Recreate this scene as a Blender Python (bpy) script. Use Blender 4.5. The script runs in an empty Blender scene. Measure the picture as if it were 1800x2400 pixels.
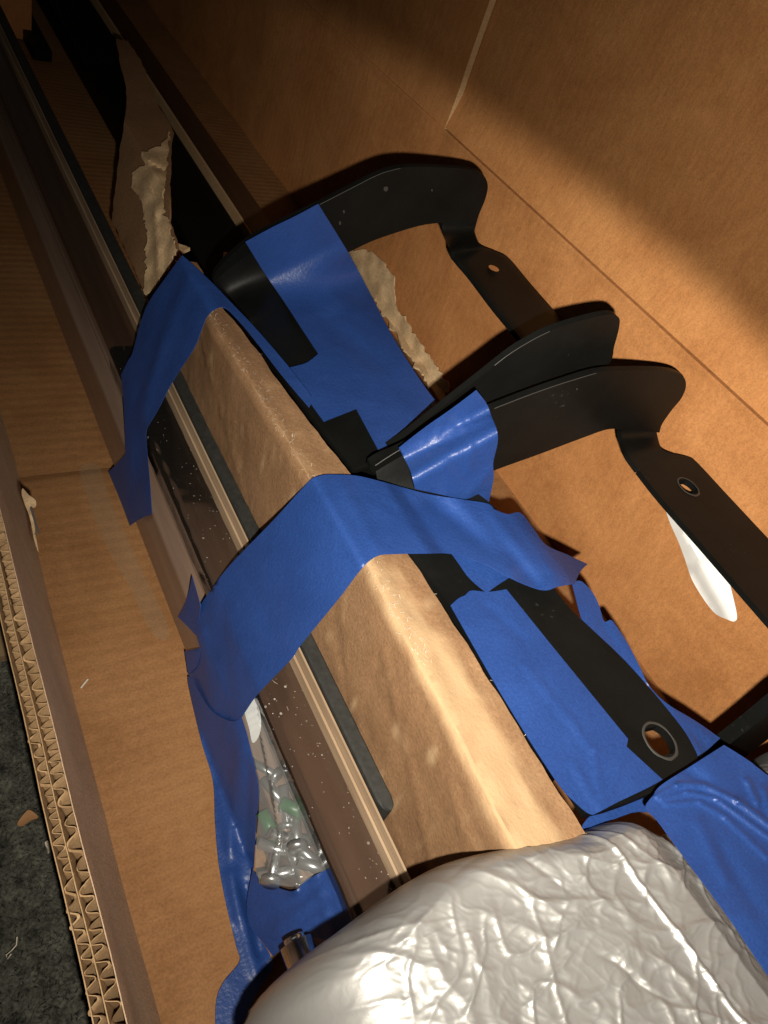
import bpy, bmesh, math, random
from mathutils import Vector, Matrix, noise
from mathutils.geometry import delaunay_2d_cdt
random.seed(7)
S = bpy.context.scene
COL = S.collection
# ------------------------------------------------------------------ camera
# box frame: x across the box, y along it, z up; origin on the box floor below the camera; metres
F = 1850.0; H = 0.36
CAM = Vector((0, 0, H))
vy = Vector((-1600, -2604, F)); vn = Vector((-850, (F*F + 1600*850)/2604, F))
EY = vy.normalized(); EZ = -vn.normalized(); EX = EY.cross(EZ)
def to_world(c): c = Vector(c); return Vector((EX.dot(c), EY.dot(c), EZ.dot(c)))
cam_d = bpy.data.cameras.new('camera'); cam = bpy.data.objects.new('camera', cam_d); COL.objects.link(cam)
r_, u_, b_ = to_world((1, 0, 0)), to_world((0, -1, 0)), to_world((0, 0, -1))
cam.matrix_world = Matrix(((r_.x, u_.x, b_.x, 0), (r_.y, u_.y, b_.y, 0), (r_.z, u_.z, b_.z, H), (0, 0, 0, 1)))
cam_d.sensor_width = 36; cam_d.lens = 36*F/2400; cam_d.clip_start = 0.01; cam_d.clip_end = 50
S.camera = cam
# ------------------------------------------------------------------ light
W = bpy.data.worlds.new('World'); S.world = W; W.use_nodes = True
W.node_tree.nodes['Background'].inputs[0].default_value = (1.0, 0.86, 0.68, 1)
W.node_tree.nodes['Background'].inputs[1].default_value = 0.012
def lamp(name, kind, power, loc, color, radius):
    d = bpy.data.lights.new(name, kind); d.energy = power; d.color = color; d.shadow_soft_size = radius
    o = bpy.data.objects.new(name, d); COL.objects.link(o); o.location = loc; return o, d
FL = CAM + to_world((0.010, 0.019, 0.0))
flash, fd = lamp('flash_beam', 'SPOT', 12.5, FL, (1.0, 0.92, 0.80), 0.0025)
aim = to_world((-0.52, 0.62, 1.0)); flash.rotation_euler = aim.to_track_quat('-Z', 'Y').to_euler()
fd.spot_size = math.radians(134); fd.spot_blend = 0.08
fill_lamp, sd = lamp('flash_fill', 'POINT', 6.2, FL, (1.0, 0.91, 0.76), 0.0025)  # added fill lamp at the flash position, lifts the flap outside the beam
def beam_pattern(o, d):               # the flash fades towards the far left end of the box
    d.use_nodes = True; nt = d.node_tree; rot = o.rotation_euler.to_matrix().transposed()
    tc = nt.nodes.new('ShaderNodeTexCoord')
    def dot(v):
        n = nt.nodes.new('ShaderNodeVectorMath'); n.operation = 'DOT_PRODUCT'; n.inputs[1].default_value = rot @ v
        nt.links.new(tc.outputs['Normal'], n.inputs[0]); return n.outputs['Value']
    dv = nt.nodes.new('ShaderNodeMath'); dv.operation = 'DIVIDE'
    nt.links.new(dot(to_world((.82, .57, 0))), dv.inputs[0]); nt.links.new(dot(to_world((0, 0, 1))), dv.inputs[1])
    mr = nt.nodes.new('ShaderNodeMapRange'); mr.interpolation_type = 'SMOOTHSTEP'
    for k, v in zip(('From Min', 'From Max', 'To Min', 'To Max'), (-.82, .16, .26, 1.0)): mr.inputs[k].default_value = v
    nt.links.new(dv.outputs[0], mr.inputs['Value'])
    pw = nt.nodes.new('ShaderNodeMath'); pw.operation = 'POWER'; nt.links.new(dot(to_world((420, -480, F)).normalized()), pw.inputs[0]); pw.inputs[1].default_value = 3.0
    ml = nt.nodes.new('ShaderNodeMath'); ml.operation = 'MULTIPLY'; nt.links.new(pw.outputs[0], ml.inputs[0]); nt.links.new(mr.outputs[0], ml.inputs[1])
    nt.links.new(ml.outputs[0], nt.nodes['Emission'].inputs['Strength'])
beam_pattern(flash, fd); beam_pattern(fill_lamp, sd)
vs = S.view_settings; vs.view_transform = 'Standard'; vs.look = 'None'; vs.exposure = 0; vs.gamma = 1; vs.use_curve_mapping = False
S.render.engine = 'CYCLES'; S.cycles.max_bounces = 8; S.cycles.transparent_max_bounces = 12
S.render.resolution_x = 768; S.render.resolution_y = 1024
# ------------------------------------------------------------------ helpers: photograph -> box frame
def ray(p): return to_world((p[0]-900, p[1]-1200, F))
def PZ(p, z): d = ray(p); return CAM + d*((z-H)/d.z)
def PX(p, x): d = ray(p); return CAM + d*(x/d.x)
def PY(p, y): d = ray(p); return CAM + d*(y/d.y)
def SEC(poly):                      # depth from a cross-section (x,z) of the thing the point lies on
    def f(p):
        d = ray(p); best = None
        for i, ((x0, z0), (x1, z1)) in enumerate(zip(poly, poly[1:])):
            ex, ez = x1-x0, z1-z0
            den = d.x*ez - d.z*ex
            if abs(den) < 1e-12: continue
            t = (x0*ez - (z0-H)*ex)/den; s = (x0*d.z - (z0-H)*d.x)/den
            lo = -9 if i == 0 else -1e-6; hi = 9 if i == len(poly)-2 else 1+1e-6
            if t > 0 and lo <= s <= hi and (best is None or t < best): best = t
        if best is None: best = (poly[0][1]-H)/d.z
        return CAM + d*best
    return f
# ------------------------------------------------------------------ helpers: objects
def link(name, me, mat, parent=None, smooth=False):
    o = bpy.data.objects.new(name, me); COL.objects.link(o)
    if mat: me.materials.append(mat)
    if smooth:
        for p in me.polygons: p.use_smooth = True
    if parent: o.parent = parent
    return o
def tag(o, label, cat, group=None):
    o['label'] = label; o['category'] = cat
    if group: o['group'] = group
    return o
def thing(name, label, cat, loc=(0, 0, 0), group=None):
    o = bpy.data.objects.new(name, None); COL.objects.link(o); o.empty_display_size = .02; o.location = loc
    return tag(o, label, cat, group)
def from_bm(name, bm, mat, parent=None, smooth=False):
    bmesh.ops.recalc_face_normals(bm, faces=bm.faces)
    me = bpy.data.meshes.new(name); bm.to_mesh(me); bm.free(); return link(name, me, mat, parent, smooth)
def solid(o, t, offset=-1, bevel=0, seg=2):
    m = o.modifiers.new('thick', 'SOLIDIFY'); m.thickness = t; m.offset = offset
    if bevel:
        b = o.modifiers.new('bev', 'BEVEL'); b.width = bevel; b.segments = seg; b.limit_method = 'ANGLE'; b.angle_limit = math.radians(40)
    e = o.modifiers.new('split', 'EDGE_SPLIT'); e.split_angle = math.radians(42)
    return o
def bevel(o, w):
    b = o.modifiers.new('bev', 'BEVEL'); b.width = w; b.segments = 2; return o
def N(p, s, seed=0): return noise.noise(Vector(p)*s + Vector((seed*7.3, seed*3.1, seed*1.7)))
def grid(name, rows, mat, parent=None, smooth=True):
    n = len(rows[0]); vs_ = [tuple(v) for r in rows for v in r]
    fs = [(i*n+j, i*n+j+1, (i+1)*n+j+1, (i+1)*n+j) for i in range(len(rows)-1) for j in range(n-1)]
    me = bpy.data.meshes.new(name); me.from_pydata(vs_, [], fs); me.update(); return link(name, me, mat, parent, smooth)
def box(bm, lo, hi):
    r = bmesh.ops.create_cube(bm, size=1); c = [(a+b)/2 for a, b in zip(lo, hi)]; s = [b-a for a, b in zip(lo, hi)]
    for v in r['verts']: v.co = Vector((c[0]+v.co.x*s[0], c[1]+v.co.y*s[1], c[2]+v.co.z*s[2]))
def densify(pts, step, jag=0, closed=True):
    out = []; n = len(pts)
    for i in range(n if closed else n-1):
        a, b = Vector(pts[i]), Vector(pts[(i+1) % n]); k = max(1, int((b-a).length/step))
        for j in range(k):
            q = a.lerp(b, j/k)
            if jag and j: q += Vector((random.uniform(-jag, jag), random.uniform(-jag, jag)))
            out.append(q)
    if not closed: out.append(Vector(pts[-1]))
    return out
def smooth_poly(pts, k=6):            # Catmull-Rom through closed points; a point with a 3rd value stays a corner
    out = []; n = len(pts)
    for i in range(n):
        p1, p2 = pts[i], pts[(i+1) % n]
        p0 = p1 if len(p1) > 2 else pts[i-1]; p3 = p2 if len(p2) > 2 else pts[(i+2) % n]
        a, b, c, d = [Vector(q[:2]) for q in (p0, p1, p2, p3)]
        for j in range(k):
            t = j/k
            out.append(0.5*((2*b)+(c-a)*t+(2*a-5*b+4*c-d)*t*t+(3*b-a-3*c+d)*t**3))
    return out
def ragged(pts, step, amp):
    out = densify([p[:2] for p in pts], step); rs = random.Random(len(pts))
    return [q+Vector((rs.gauss(0, amp), rs.gauss(0, amp))) for q in out]
def patch(name, outline, fn, mat, parent=None, step=14, amp=0.0, sc=60, seed=0, thick=0.0003, holes=(), jag=0, extra=None, smooth=True):
    """sheet cut to an outline, laid on the surface fn, triangulated with inner points"""
    loops = [densify(outline, step, jag)] + [densify(h, step) for h in holes]
    vs2, es = [], []
    for L in loops:
        b = len(vs2); vs2 += L; es += [(b+i, b+(i+1) % len(L)) for i in range(len(L))]
    xs = [v.x for v in loops[0]]; ys = [v.y for v in loops[0]]
    y = min(ys)+step*.5; rim = list(vs2)
    row = 0
    while y < max(ys):
        x = min(xs)+step*(.5 if row % 2 else 1)
        while x < max(xs):
            if min((q.x-x)**2+(q.y-y)**2 for q in rim) > (.55*step)**2: vs2.append(Vector((x, y)))
            x += step
        y += step*.87; row += 1
    ov, oe, of = delaunay_2d_cdt(vs2, es, [], 1 if not holes else 2, 1e-4)[:3]
    v3 = []
    for q in ov:
        p = fn((q.x, q.y))
        d = ray((q.x, q.y)).normalized()
        h = amp*N(p, sc, seed)
        if extra: h += extra(q.x, q.y)
        v3.append(tuple(p - d*h))
    def inside(pt, L):
        c = False; j = len(L)-1
        for i in range(len(L)):
            if (L[i].y > pt.y) != (L[j].y > pt.y) and pt.x < (L[j].x-L[i].x)*(pt.y-L[i].y)/(L[j].y-L[i].y)+L[i].x: c = not c
            j = i
        return c
    ff = []
    for f in of:
        if holes:
            c = sum((Vector(ov[i]) for i in f), Vector((0, 0)))/len(f)
            if any(inside(c, L) for L in loops[1:]) or not inside(c, loops[0]): continue
        ff.append(tuple(f))
    me = bpy.data.meshes.new(name); me.from_pydata(v3, [], ff); me.update()
    if me.polygons:
        bm = bmesh.new(); bm.from_mesh(me)
        bmesh.ops.recalc_face_normals(bm, faces=bm.faces)
        tot = sum((f.normal.dot(CAM-f.calc_center_median()) for f in bm.faces))
        if tot < 0: bmesh.ops.reverse_faces(bm, faces=bm.faces)
        loose = [v for v in bm.verts if not v.link_faces]; bmesh.ops.delete(bm, geom=loose, context='VERTS')
        bm.to_mesh(me); bm.free()
    o = link(name, me, mat, parent, smooth)
    if thick:
        solid(o, thick)
        if thick < .0005: o.modifiers['split'].split_angle = math.radians(80)
    return o
def seg_d(px, py, a, b):
    ax, ay = a; bx, by = b; dx, dy = bx-ax, by-ay
    t = max(0, min(1, ((px-ax)*dx+(py-ay)*dy)/(dx*dx+dy*dy)))
    return math.hypot(px-ax-t*dx, py-ay-t*dy), t
def creases(lines):                   # raised or sunk folds along lines: (a, b, height_m, width_px)
    def f(px, py):
        s = 0
        for a, b, h, w in lines:
            d, t = seg_d(px, py, a, b); s += h*math.exp(-(d/w)**2)
        return s
    return f
# ------------------------------------------------------------------ materials
def mat(name):
    m = bpy.data.materials.new(name); m.use_nodes = True; nt = m.node_tree
    return m, nt, nt.nodes['Principled BSDF']
def nd(nt, t, **k):
    n = nt.nodes.new(t)
    for a, v in k.items():
        if a.startswith('i_'): n.inputs[a[2:].replace('_', ' ')].default_value = v
        else: setattr(n, a, v)
    return n
def noise_ramp(nt, vec, scale, c0, c1, p0=.35, p1=.65, detail=5, rough=.6, dist=0):
    n = nd(nt, 'ShaderNodeTexNoise'); n.inputs['Scale'].default_value = scale; n.inputs['Detail'].default_value = detail; n.inputs['Roughness'].default_value = rough; n.inputs['Distortion'].default_value = dist
    nt.links.new(vec, n.inputs['Vector'])
    r = nd(nt, 'ShaderNodeValToRGB'); r.color_ramp.elements[0].position = p0; r.color_ramp.elements[1].position = p1
    r.color_ramp.elements[0].color = (*c0, 1); r.color_ramp.elements[1].color = (*c1, 1)
    nt.links.new(n.outputs['Fac'], r.inputs[0]); return n, r
def coords(nt, scale=(1, 1, 1), rot=(0, 0, 0)):
    t = nd(nt, 'ShaderNodeTexCoord'); m = nd(nt, 'ShaderNodeMapping'); m.inputs['Scale'].default_value = scale; m.inputs['Rotation'].default_value = rot
    nt.links.new(t.outputs['Object'], m.inputs[0]); return m.outputs[0]
def mix(nt, a, b, fac, mode='MIX'):
    m = nd(nt, 'ShaderNodeMix', data_type='RGBA', blend_type=mode)
    for s, v in (('A', a), ('B', b)):
        i = [x for x in m.inputs if x.name == s and x.type == 'RGBA'][0]
        if hasattr(v, 'is_output'): nt.links.new(v, i)
        else: i.default_value = (*v, 1)
    i = m.inputs[0]
    if hasattr(fac, 'is_output'): nt.links.new(fac, i)
    else: i.default_value = fac
    return [x for x in m.outputs if x.type == 'RGBA'][0]
def bump(nt, b, h, strength, dist):
    n = nd(nt, 'ShaderNodeBump'); n.inputs['Strength'].default_value = strength; n.inputs['Distance'].default_value = dist
    nt.links.new(h, n.inputs['Height'])
    old = b.inputs['Normal'].links
    if old: nt.links.new(old[0].from_socket, n.inputs['Normal'])
    nt.links.new(n.outputs[0], b.inputs['Normal'])
def card_mat(name, c0, c1, fib=(60, 260, 60), ribs=None, bstr=.25, dist=.8):
    m, nt, b = mat(name)
    v = coords(nt); vf = coords(nt, fib)
    _, big = noise_ramp(nt, v, 16, c0, c1, .3, .70, 7, .66, dist)
    nf, fr = noise_ramp(nt, vf, 3, (.74, .72, .70), (1.12, 1.12, 1.10), .25, .75, 8, .7)
    col = mix(nt, big.outputs[0], fr.outputs[0], .8, 'MULTIPLY')
    _, sp = noise_ramp(nt, v, 900, (.78, .76, .74), (1.1, 1.1, 1.1), .35, .6, 2)
    col = mix(nt, col, sp.outputs[0], .6, 'MULTIPLY')
    nt.links.new(col, b.inputs['Base Color']); b.inputs['Roughness'].default_value = .75; b.inputs['Specular IOR Level'].default_value = .22
    bump(nt, b, nf.outputs['Fac'], bstr, .0006)
    if ribs:
        vr = coords(nt, (1, 1, 1)); w = nd(nt, 'ShaderNodeTexWave', wave_type='BANDS', bands_direction=ribs[0], wave_profile='SIN')
        w.inputs['Scale'].default_value = ribs[1]; w.inputs['Distortion'].default_value = .6; w.inputs['Detail'].default_value = 2; w.inputs['Detail Scale'].default_value = .4
        nt.links.new(vr, w.inputs['Vector']); bump(nt, b, w.outputs['Fac'], ribs[2], .0012)
    return m
M = {}
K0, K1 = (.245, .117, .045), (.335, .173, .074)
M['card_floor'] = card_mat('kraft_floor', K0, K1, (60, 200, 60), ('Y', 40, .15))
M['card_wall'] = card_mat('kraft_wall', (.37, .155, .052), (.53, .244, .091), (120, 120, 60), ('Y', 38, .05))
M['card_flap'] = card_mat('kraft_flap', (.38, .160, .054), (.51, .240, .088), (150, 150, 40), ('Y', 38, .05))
M['card_sleeve'] = card_mat('kraft_sleeve', (.195, .108, .054), (.275, .163, .088), (190, 150, 190), None, .6, .1)
def wear(m, col):
    nt = m.node_tree; b = nt.nodes['Principled BSDF']; src = b.inputs['Base Color'].links[0].from_socket
    at = nd(nt, 'ShaderNodeAttribute', attribute_name='wear')
    pale = nd(nt, 'ShaderNodeTexNoise'); pale.inputs['Scale'].default_value = 160; pale.inputs['Detail'].default_value = 6
    nt.links.new(coords(nt, (1, .5, 1)), pale.inputs['Vector'])
    r = nd(nt, 'ShaderNodeMapRange'); r.inputs['From Min'].default_value = .3; r.inputs['From Max'].default_value = .7; r.inputs['To Min'].default_value = -.35; r.inputs['To Max'].default_value = .35; nt.links.new(pale.outputs['Fac'], r.inputs['Value'])
    ad = nd(nt, 'ShaderNodeMath', operation='ADD', use_clamp=True); nt.links.new(at.outputs['Fac'], ad.inputs[0]); nt.links.new(r.outputs[0], ad.inputs[1])
    mu = nd(nt, 'ShaderNodeMath', operation='MULTIPLY'); nt.links.new(ad.outputs[0], mu.inputs[0]); nt.links.new(at.outputs['Fac'], mu.inputs[1])
    nt.links.new(mix(nt, src, col, mu.outputs[0]), b.inputs['Base Color'])
wear(M['card_sleeve'], (.34, .228, .127))
M['card_cut'] = card_mat('kraft_cut', (.46, .30, .155), (.56, .385, .215), (200, 200, 200), None)
M['card_torn'] = card_mat('kraft_torn', (.46, .31, .17), (.66, .49, .30), (160, 90, 160), None, .8)
M['card_scuff'] = card_mat('kraft_scuffed', (.50, .345, .225), (.70, .50, .34), (60, 330, 60), None, .7)
def tape_mat():
    m, nt, b = mat('blue_tape'); v = coords(nt)
    _, r = noise_ramp(nt, v, 30, (.012, .039, .158), (.017, .052, .205), .3, .7)
    n2, r2 = noise_ramp(nt, v, 1400, (.72, .74, .80), (1.25, 1.22, 1.18), .3, .7, 3)
    nt.links.new(mix(nt, r.outputs[0], r2.outputs[0], .7, 'MULTIPLY'), b.inputs['Base Color'])
    n3 = nd(nt, 'ShaderNodeTexNoise'); n3.inputs['Scale'].default_value = 700; n3.inputs['Detail'].default_value = 4; nt.links.new(v, n3.inputs['Vector'])
    b.inputs['Roughness'].default_value = .42; b.inputs['Specular IOR Level'].default_value = .42
    bump(nt, b, n3.outputs['Fac'], .40, .0005)
    n5 = nd(nt, 'ShaderNodeTexNoise'); n5.inputs['Scale'].default_value = 55; n5.inputs['Detail'].default_value = 3; n5.inputs['Distortion'].default_value = 1.2; nt.links.new(v, n5.inputs['Vector'])
    bump(nt, b, n5.outputs['Fac'], .10, .004); return m
M['tape'] = tape_mat()
def steel_mat():
    m, nt, b = mat('black_steel'); v = coords(nt)
    n1, r = noise_ramp(nt, v, 14, (.0028, .003, .0028), (.0075, .008, .0075), .3, .75, 8, .7)
    n2, r2 = noise_ramp(nt, v, 420, (0, 0, 0), (1, 1, 1), .64, .76, 2)
    n3, r3 = noise_ramp(nt, v, 22, (0, 0, 0), (.5, .5, .5), .55, .7, 3)
    sp = mix(nt, r2.outputs[0], r3.outputs[0], 1, 'MULTIPLY')
    nt.links.new(mix(nt, r.outputs[0], (.07, .07, .063), sp), b.inputs['Base Color'])
    b.inputs['Roughness'].default_value = .46; b.inputs['Specular IOR Level'].default_value = .12
    n4 = nd(nt, 'ShaderNodeTexNoise'); n4.inputs['Scale'].default_value = 500; nt.links.new(v, n4.inputs['Vector'])
    bump(nt, b, n4.outputs['Fac'], .15, .0003); return m
M['steel'] = steel_mat()
m, nt, b = mat('worn_steel_rim'); b.inputs['Base Color'].default_value = (.030, .028, .025, 1); b.inputs['Roughness'].default_value = .6; M['rim'] = m
m, nt, b = mat('edge_highlight_chip'); b.inputs['Base Color'].default_value = (.034, .033, .030, 1); b.inputs['Roughness'].default_value = .5; M['edge'] = m  # grey shared by the painted-in edge highlights and the real paint chips
def bronze_mat(name='bronze_anodised', c0=(.062, .034, .022), c1=(.092, .053, .035)):
    m, nt, b = mat(name); v = coords(nt, (1, .06, 1))
    n, r = noise_ramp(nt, v, 160, c0, c1, .3, .7)
    nt.links.new(r.outputs[0], b.inputs['Base Color']); b.inputs['Roughness'].default_value = .20; b.inputs['Metallic'].default_value = .45
    b.inputs['Coat Weight'].default_value = .5; b.inputs['Coat Roughness'].default_value = .08
    return m
M['bronze'] = bronze_mat(); M['bronze_pale'] = bronze_mat('bronze_under_film', (.17, .11, .08), (.23, .155, .115)); pb_ = M['bronze_pale'].node_tree.nodes['Principled BSDF']; pb_.inputs['Metallic'].default_value = .15; pb_.inputs['Roughness'].default_value = .34; pb_.inputs['Coat Weight'].default_value = .2
def film_mat():                       # clear protective film with dust, glue bubbles and scratches
    m, nt, b = mat('clear_film'); v = coords(nt)
    out = nt.nodes['Material Output']
    tr = nd(nt, 'ShaderNodeBsdfTransparent')
    gl = nd(nt, 'ShaderNodeBsdfGlossy'); gl.inputs['Roughness'].default_value = .10
    fr = nd(nt, 'ShaderNodeFresnel'); fr.inputs[0].default_value = 1.4
    m1 = nd(nt, 'ShaderNodeMixShader'); nt.links.new(fr.outputs[0], m1.inputs[0]); nt.links.new(tr.outputs[0], m1.inputs[1]); nt.links.new(gl.outputs[0], m1.inputs[2])
    df = nd(nt, 'ShaderNodeBsdfDiffuse'); df.inputs[0].default_value = (.6, .57, .52, 1)
    vo = nd(nt, 'ShaderNodeTexVoronoi'); vo.inputs['Scale'].default_value = 430; vo.inputs['Randomness'].default_value = 1; nt.links.new(v, vo.inputs['Vector'])
    # rings round some cell centres
    mr = nd(nt, 'ShaderNodeMath', operation='SUBTRACT'); nt.links.new(vo.outputs['Distance'], mr.inputs[0]); mr.inputs[1].default_value = .20
    ab = nd(nt, 'ShaderNodeMath', operation='ABSOLUTE'); nt.links.new(mr.outputs[0], ab.inputs[0])
    lt = nd(nt, 'ShaderNodeMath', operation='LESS_THAN'); nt.links.new(ab.outputs[0], lt.inputs[0]); lt.inputs[1].default_value = .022
    dl = nd(nt, 'ShaderNodeMath', operation='LESS_THAN'); nt.links.new(vo.outputs['Distance'], dl.inputs[0]); dl.inputs[1].default_value = .085
    sep = nd(nt, 'ShaderNodeSeparateColor'); nt.links.new(vo.outputs['Color'], sep.inputs[0])
    g1 = nd(nt, 'ShaderNodeMath', operation='GREATER_THAN'); nt.links.new(sep.outputs[0], g1.inputs[0]); g1.inputs[1].default_value = .94
    g2 = nd(nt, 'ShaderNodeMath', operation='GREATER_THAN'); nt.links.new(sep.outputs[1], g2.inputs[0]); g2.inputs[1].default_value = .30
    a1 = nd(nt, 'ShaderNodeMath', operation='MULTIPLY'); nt.links.new(lt.outputs[0], a1.inputs[0]); nt.links.new(g1.outputs[0], a1.inputs[1])
    a2 = nd(nt, 'ShaderNodeMath', operation='MULTIPLY'); nt.links.new(dl.outputs[0], a2.inputs[0]); nt.links.new(g2.outputs[0], a2.inputs[1])
    mx = nd(nt, 'ShaderNodeMath', operation='MAXIMUM'); nt.links.new(a1.outputs[0], mx.inputs[0]); nt.links.new(a2.outputs[0], mx.inputs[1])
    nn, rr = noise_ramp(nt, v, 34, (0, 0, 0), (1, 1, 1), .42, .58, 3)
    a3 = nd(nt, 'ShaderNodeMath', operation='MULTIPLY'); nt.links.new(mx.outputs[0], a3.inputs[0]); nt.links.new(rr.outputs[0], a3.inputs[1])
    hz = nd(nt, 'ShaderNodeMath', operation='ADD'); nt.links.new(a3.outputs[0], hz.inputs[0]); hz.inputs[1].default_value = .012; hz.use_clamp = True
    m2 = nd(nt, 'ShaderNodeMixShader'); nt.links.new(hz.outputs[0], m2.inputs[0]); nt.links.new(m1.outputs[0], m2.inputs[1]); nt.links.new(df.outputs[0], m2.inputs[2])
    nt.links.new(m2.outputs[0], out.inputs[0]); return m
M['film'] = film_mat()
m, nt, b = mat('lip_highlight'); v = coords(nt, (1, .1, 1)); n, r = noise_ramp(nt, v, 200, (.26, .182, .115), (.36, .262, .172)); nt.links.new(r.outputs[0], b.inputs['Base Color']); b.inputs['Roughness'].default_value = .4; M['liphighlight'] = m  # highlight on the bronze lip, painted in as a tan colour
m, nt, b = mat('film_fleck'); b.inputs['Base Color'].default_value = (.42, .37, .30, 1); b.inputs['Roughness'].default_value = .5; M['fleck'] = m
def clear_mat(name, gloss, haze, dcol=(.7, .72, .72, 1), ior=1.32):
    m, nt, b = mat(name); out = nt.nodes['Material Output']
    tr = nd(nt, 'ShaderNodeBsdfTransparent'); tr.inputs[0].default_value = (.93, .95, .96, 1)
    gl = nd(nt, 'ShaderNodeBsdfGlossy'); gl.inputs['Roughness'].default_value = gloss
    lw = nd(nt, 'ShaderNodeFresnel'); lw.inputs[0].default_value = ior
    m1 = nd(nt, 'ShaderNodeMixShader'); nt.links.new(lw.outputs[0], m1.inputs[0]); nt.links.new(tr.outputs[0], m1.inputs[1]); nt.links.new(gl.outputs[0], m1.inputs[2])
    df = nd(nt, 'ShaderNodeBsdfDiffuse'); df.inputs[0].default_value = dcol
    m2 = nd(nt, 'ShaderNodeMixShader'); m2.inputs[0].default_value = haze; nt.links.new(m1.outputs[0], m2.inputs[1]); nt.links.new(df.outputs[0], m2.inputs[2])
    nt.links.new(m2.outputs[0], out.inputs[0]); return m
M['bag'] = clear_mat('clear_bag', .12, .18, (.40, .41, .41, 1)); M['zip'] = clear_mat('zip_strip', .2, .45); M['cleartape'] = clear_mat('clear_packing_tape', .35, .09, (.66, .52, .36, 1), 1.12)
m, nt, b = mat('black_rubber'); v = coords(nt); n, r = noise_ramp(nt, v, 300, (.012, .013, .012), (.028, .029, .027), .35, .8, 6); nt.links.new(r.outputs[0], b.inputs['Base Color']); b.inputs['Roughness'].default_value = .6; bump(nt, b, n.outputs['Fac'], .3, .0004); M['rubber'] = m
def foil_mat():
    m, nt, b = mat('silver_foil'); v = coords(nt)
    b.inputs['Base Color'].default_value = (.33, .328, .320, 1); b.inputs['Metallic'].default_value = .55; b.inputs['Roughness'].default_value = .42
    n = nd(nt, 'ShaderNodeTexNoise'); n.inputs['Scale'].default_value = 420; n.inputs['Detail'].default_value = 3; n.inputs['Distortion'].default_value = .6; nt.links.new(v, n.inputs['Vector'])
    bump(nt, b, n.outputs['Fac'], .12, .0005); return m
M['foil'] = foil_mat()
m, nt, b = mat('white_paper'); v = coords(nt); n, r = noise_ramp(nt, v, 60, (.74, .74, .73), (.84, .84, .83)); nt.links.new(r.outputs[0], b.inputs['Base Color']); b.inputs['Roughness'].default_value = .7; M['paper'] = m
m, nt, b = mat('zinc'); b.inputs['Base Color'].default_value = (.36, .365, .37, 1); b.inputs['Metallic'].default_value = .8; b.inputs['Roughness'].default_value = .3; M['zinc'] = m
m, nt, b = mat('green_plastic'); b.inputs['Base Color'].default_value = (.02, .10, .035, 1); b.inputs['Roughness'].default_value = .4; M['green'] = m
m, nt, b = mat('chrome'); b.inputs['Base Color'].default_value = (.6, .62, .66, 1); b.inputs['Metallic'].default_value = 1; b.inputs['Roughness'].default_value = .22; M['chrome'] = m
def carpet_mat():
    m, nt, b = mat('carpet_pile'); v = coords(nt)
    n, r = noise_ramp(nt, v, 130, (.030, .030, .025), (.105, .105, .088), .35, .68, 6, .7)
    _, r2 = noise_ramp(nt, v, 700, (.45, .45, .45), (1.7, 1.7, 1.65), .3, .75, 3)
    nt.links.new(mix(nt, r.outputs[0], r2.outputs[0], 1, 'MULTIPLY'), b.inputs['Base Color']); b.inputs['Roughness'].default_value = .95; b.inputs['Specular IOR Level'].default_value = .1
    bump(nt, b, n.outputs['Fac'], .8, .003); return m
M['carpet'] = carpet_mat()
m, nt, b = mat('wood_threshold'); v = coords(nt, (1, .2, 1)); n, r = noise_ramp(nt, v, 120, (.16, .10, .05), (.26, .18, .10)); nt.links.new(r.outputs[0], b.inputs['Base Color']); b.inputs['Roughness'].default_value = .5; M['wood'] = m
m, nt, b = mat('dry_leaf'); b.inputs['Base Color'].default_value = (.30, .15, .06, 1); b.inputs['Roughness'].default_value = .8; M['leaf'] = m
m, nt, b = mat('pale_fibre'); b.inputs['Base Color'].default_value = (.62, .55, .44, 1); b.inputs['Roughness'].default_value = .9; M['fibre'] = m

# ================================================================== setting: carpet and threshold
ZC = -.009
rows = [[Vector((-.6+.06*i, -.4+.06*j, ZC)) for i in range(24)] for j in range(45)]
carpet = grid('carpet', rows, M['carpet']); carpet['kind'] = 'structure'
bm = bmesh.new()
for k in range(30000):
    x, y = random.uniform(-.16, .07), random.uniform(-.06, .36)
    h = random.uniform(.0015, .0042); a = random.uniform(0, 6.28); w = random.uniform(.00025, .0006)
    dx, dy = random.uniform(-.003, .003), random.uniform(-.003, .003)
    p = [Vector((x+w*math.cos(a+t), y+w*math.sin(a+t), ZC-.0003)) for t in (0, 2.1, 4.2)]
    vsb = [bm.verts.new(q) for q in p]; tip = bm.verts.new((x+dx, y+dy, ZC+h))
    for i in range(3): bm.faces.new((vsb[i], vsb[(i+1) % 3], tip))
pile = from_bm('carpet_pile', bm, M['carpet']); pile['kind'] = 'stuff'; tag(pile, 'short dark grey green carpet pile beside the box', 'carpet')
th = patch('wood_threshold', [(-160, 1330), (40, 1352), (72, 1400), (60, 1530), (-160, 1560)], lambda p: PZ(p, ZC+.006), M['wood'], step=20, thick=.005); th['kind'] = 'structure'

# ================================================================== cardboard box
BX = thing('cardboard_box', 'large open brown corrugated cardboard box holding the taped parts', 'box', (.23, .4, 0))
BX.location = (0, 0, 0)
XR = .40; YFAR = 2.2; YN = -.25
def wall_bot(y): return .0580 + .0225*y
def wall_top(y): return .0367 + .0148*y
ZT = .080
PANEL_Y = PZ((140, 1100), 0).y
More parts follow.
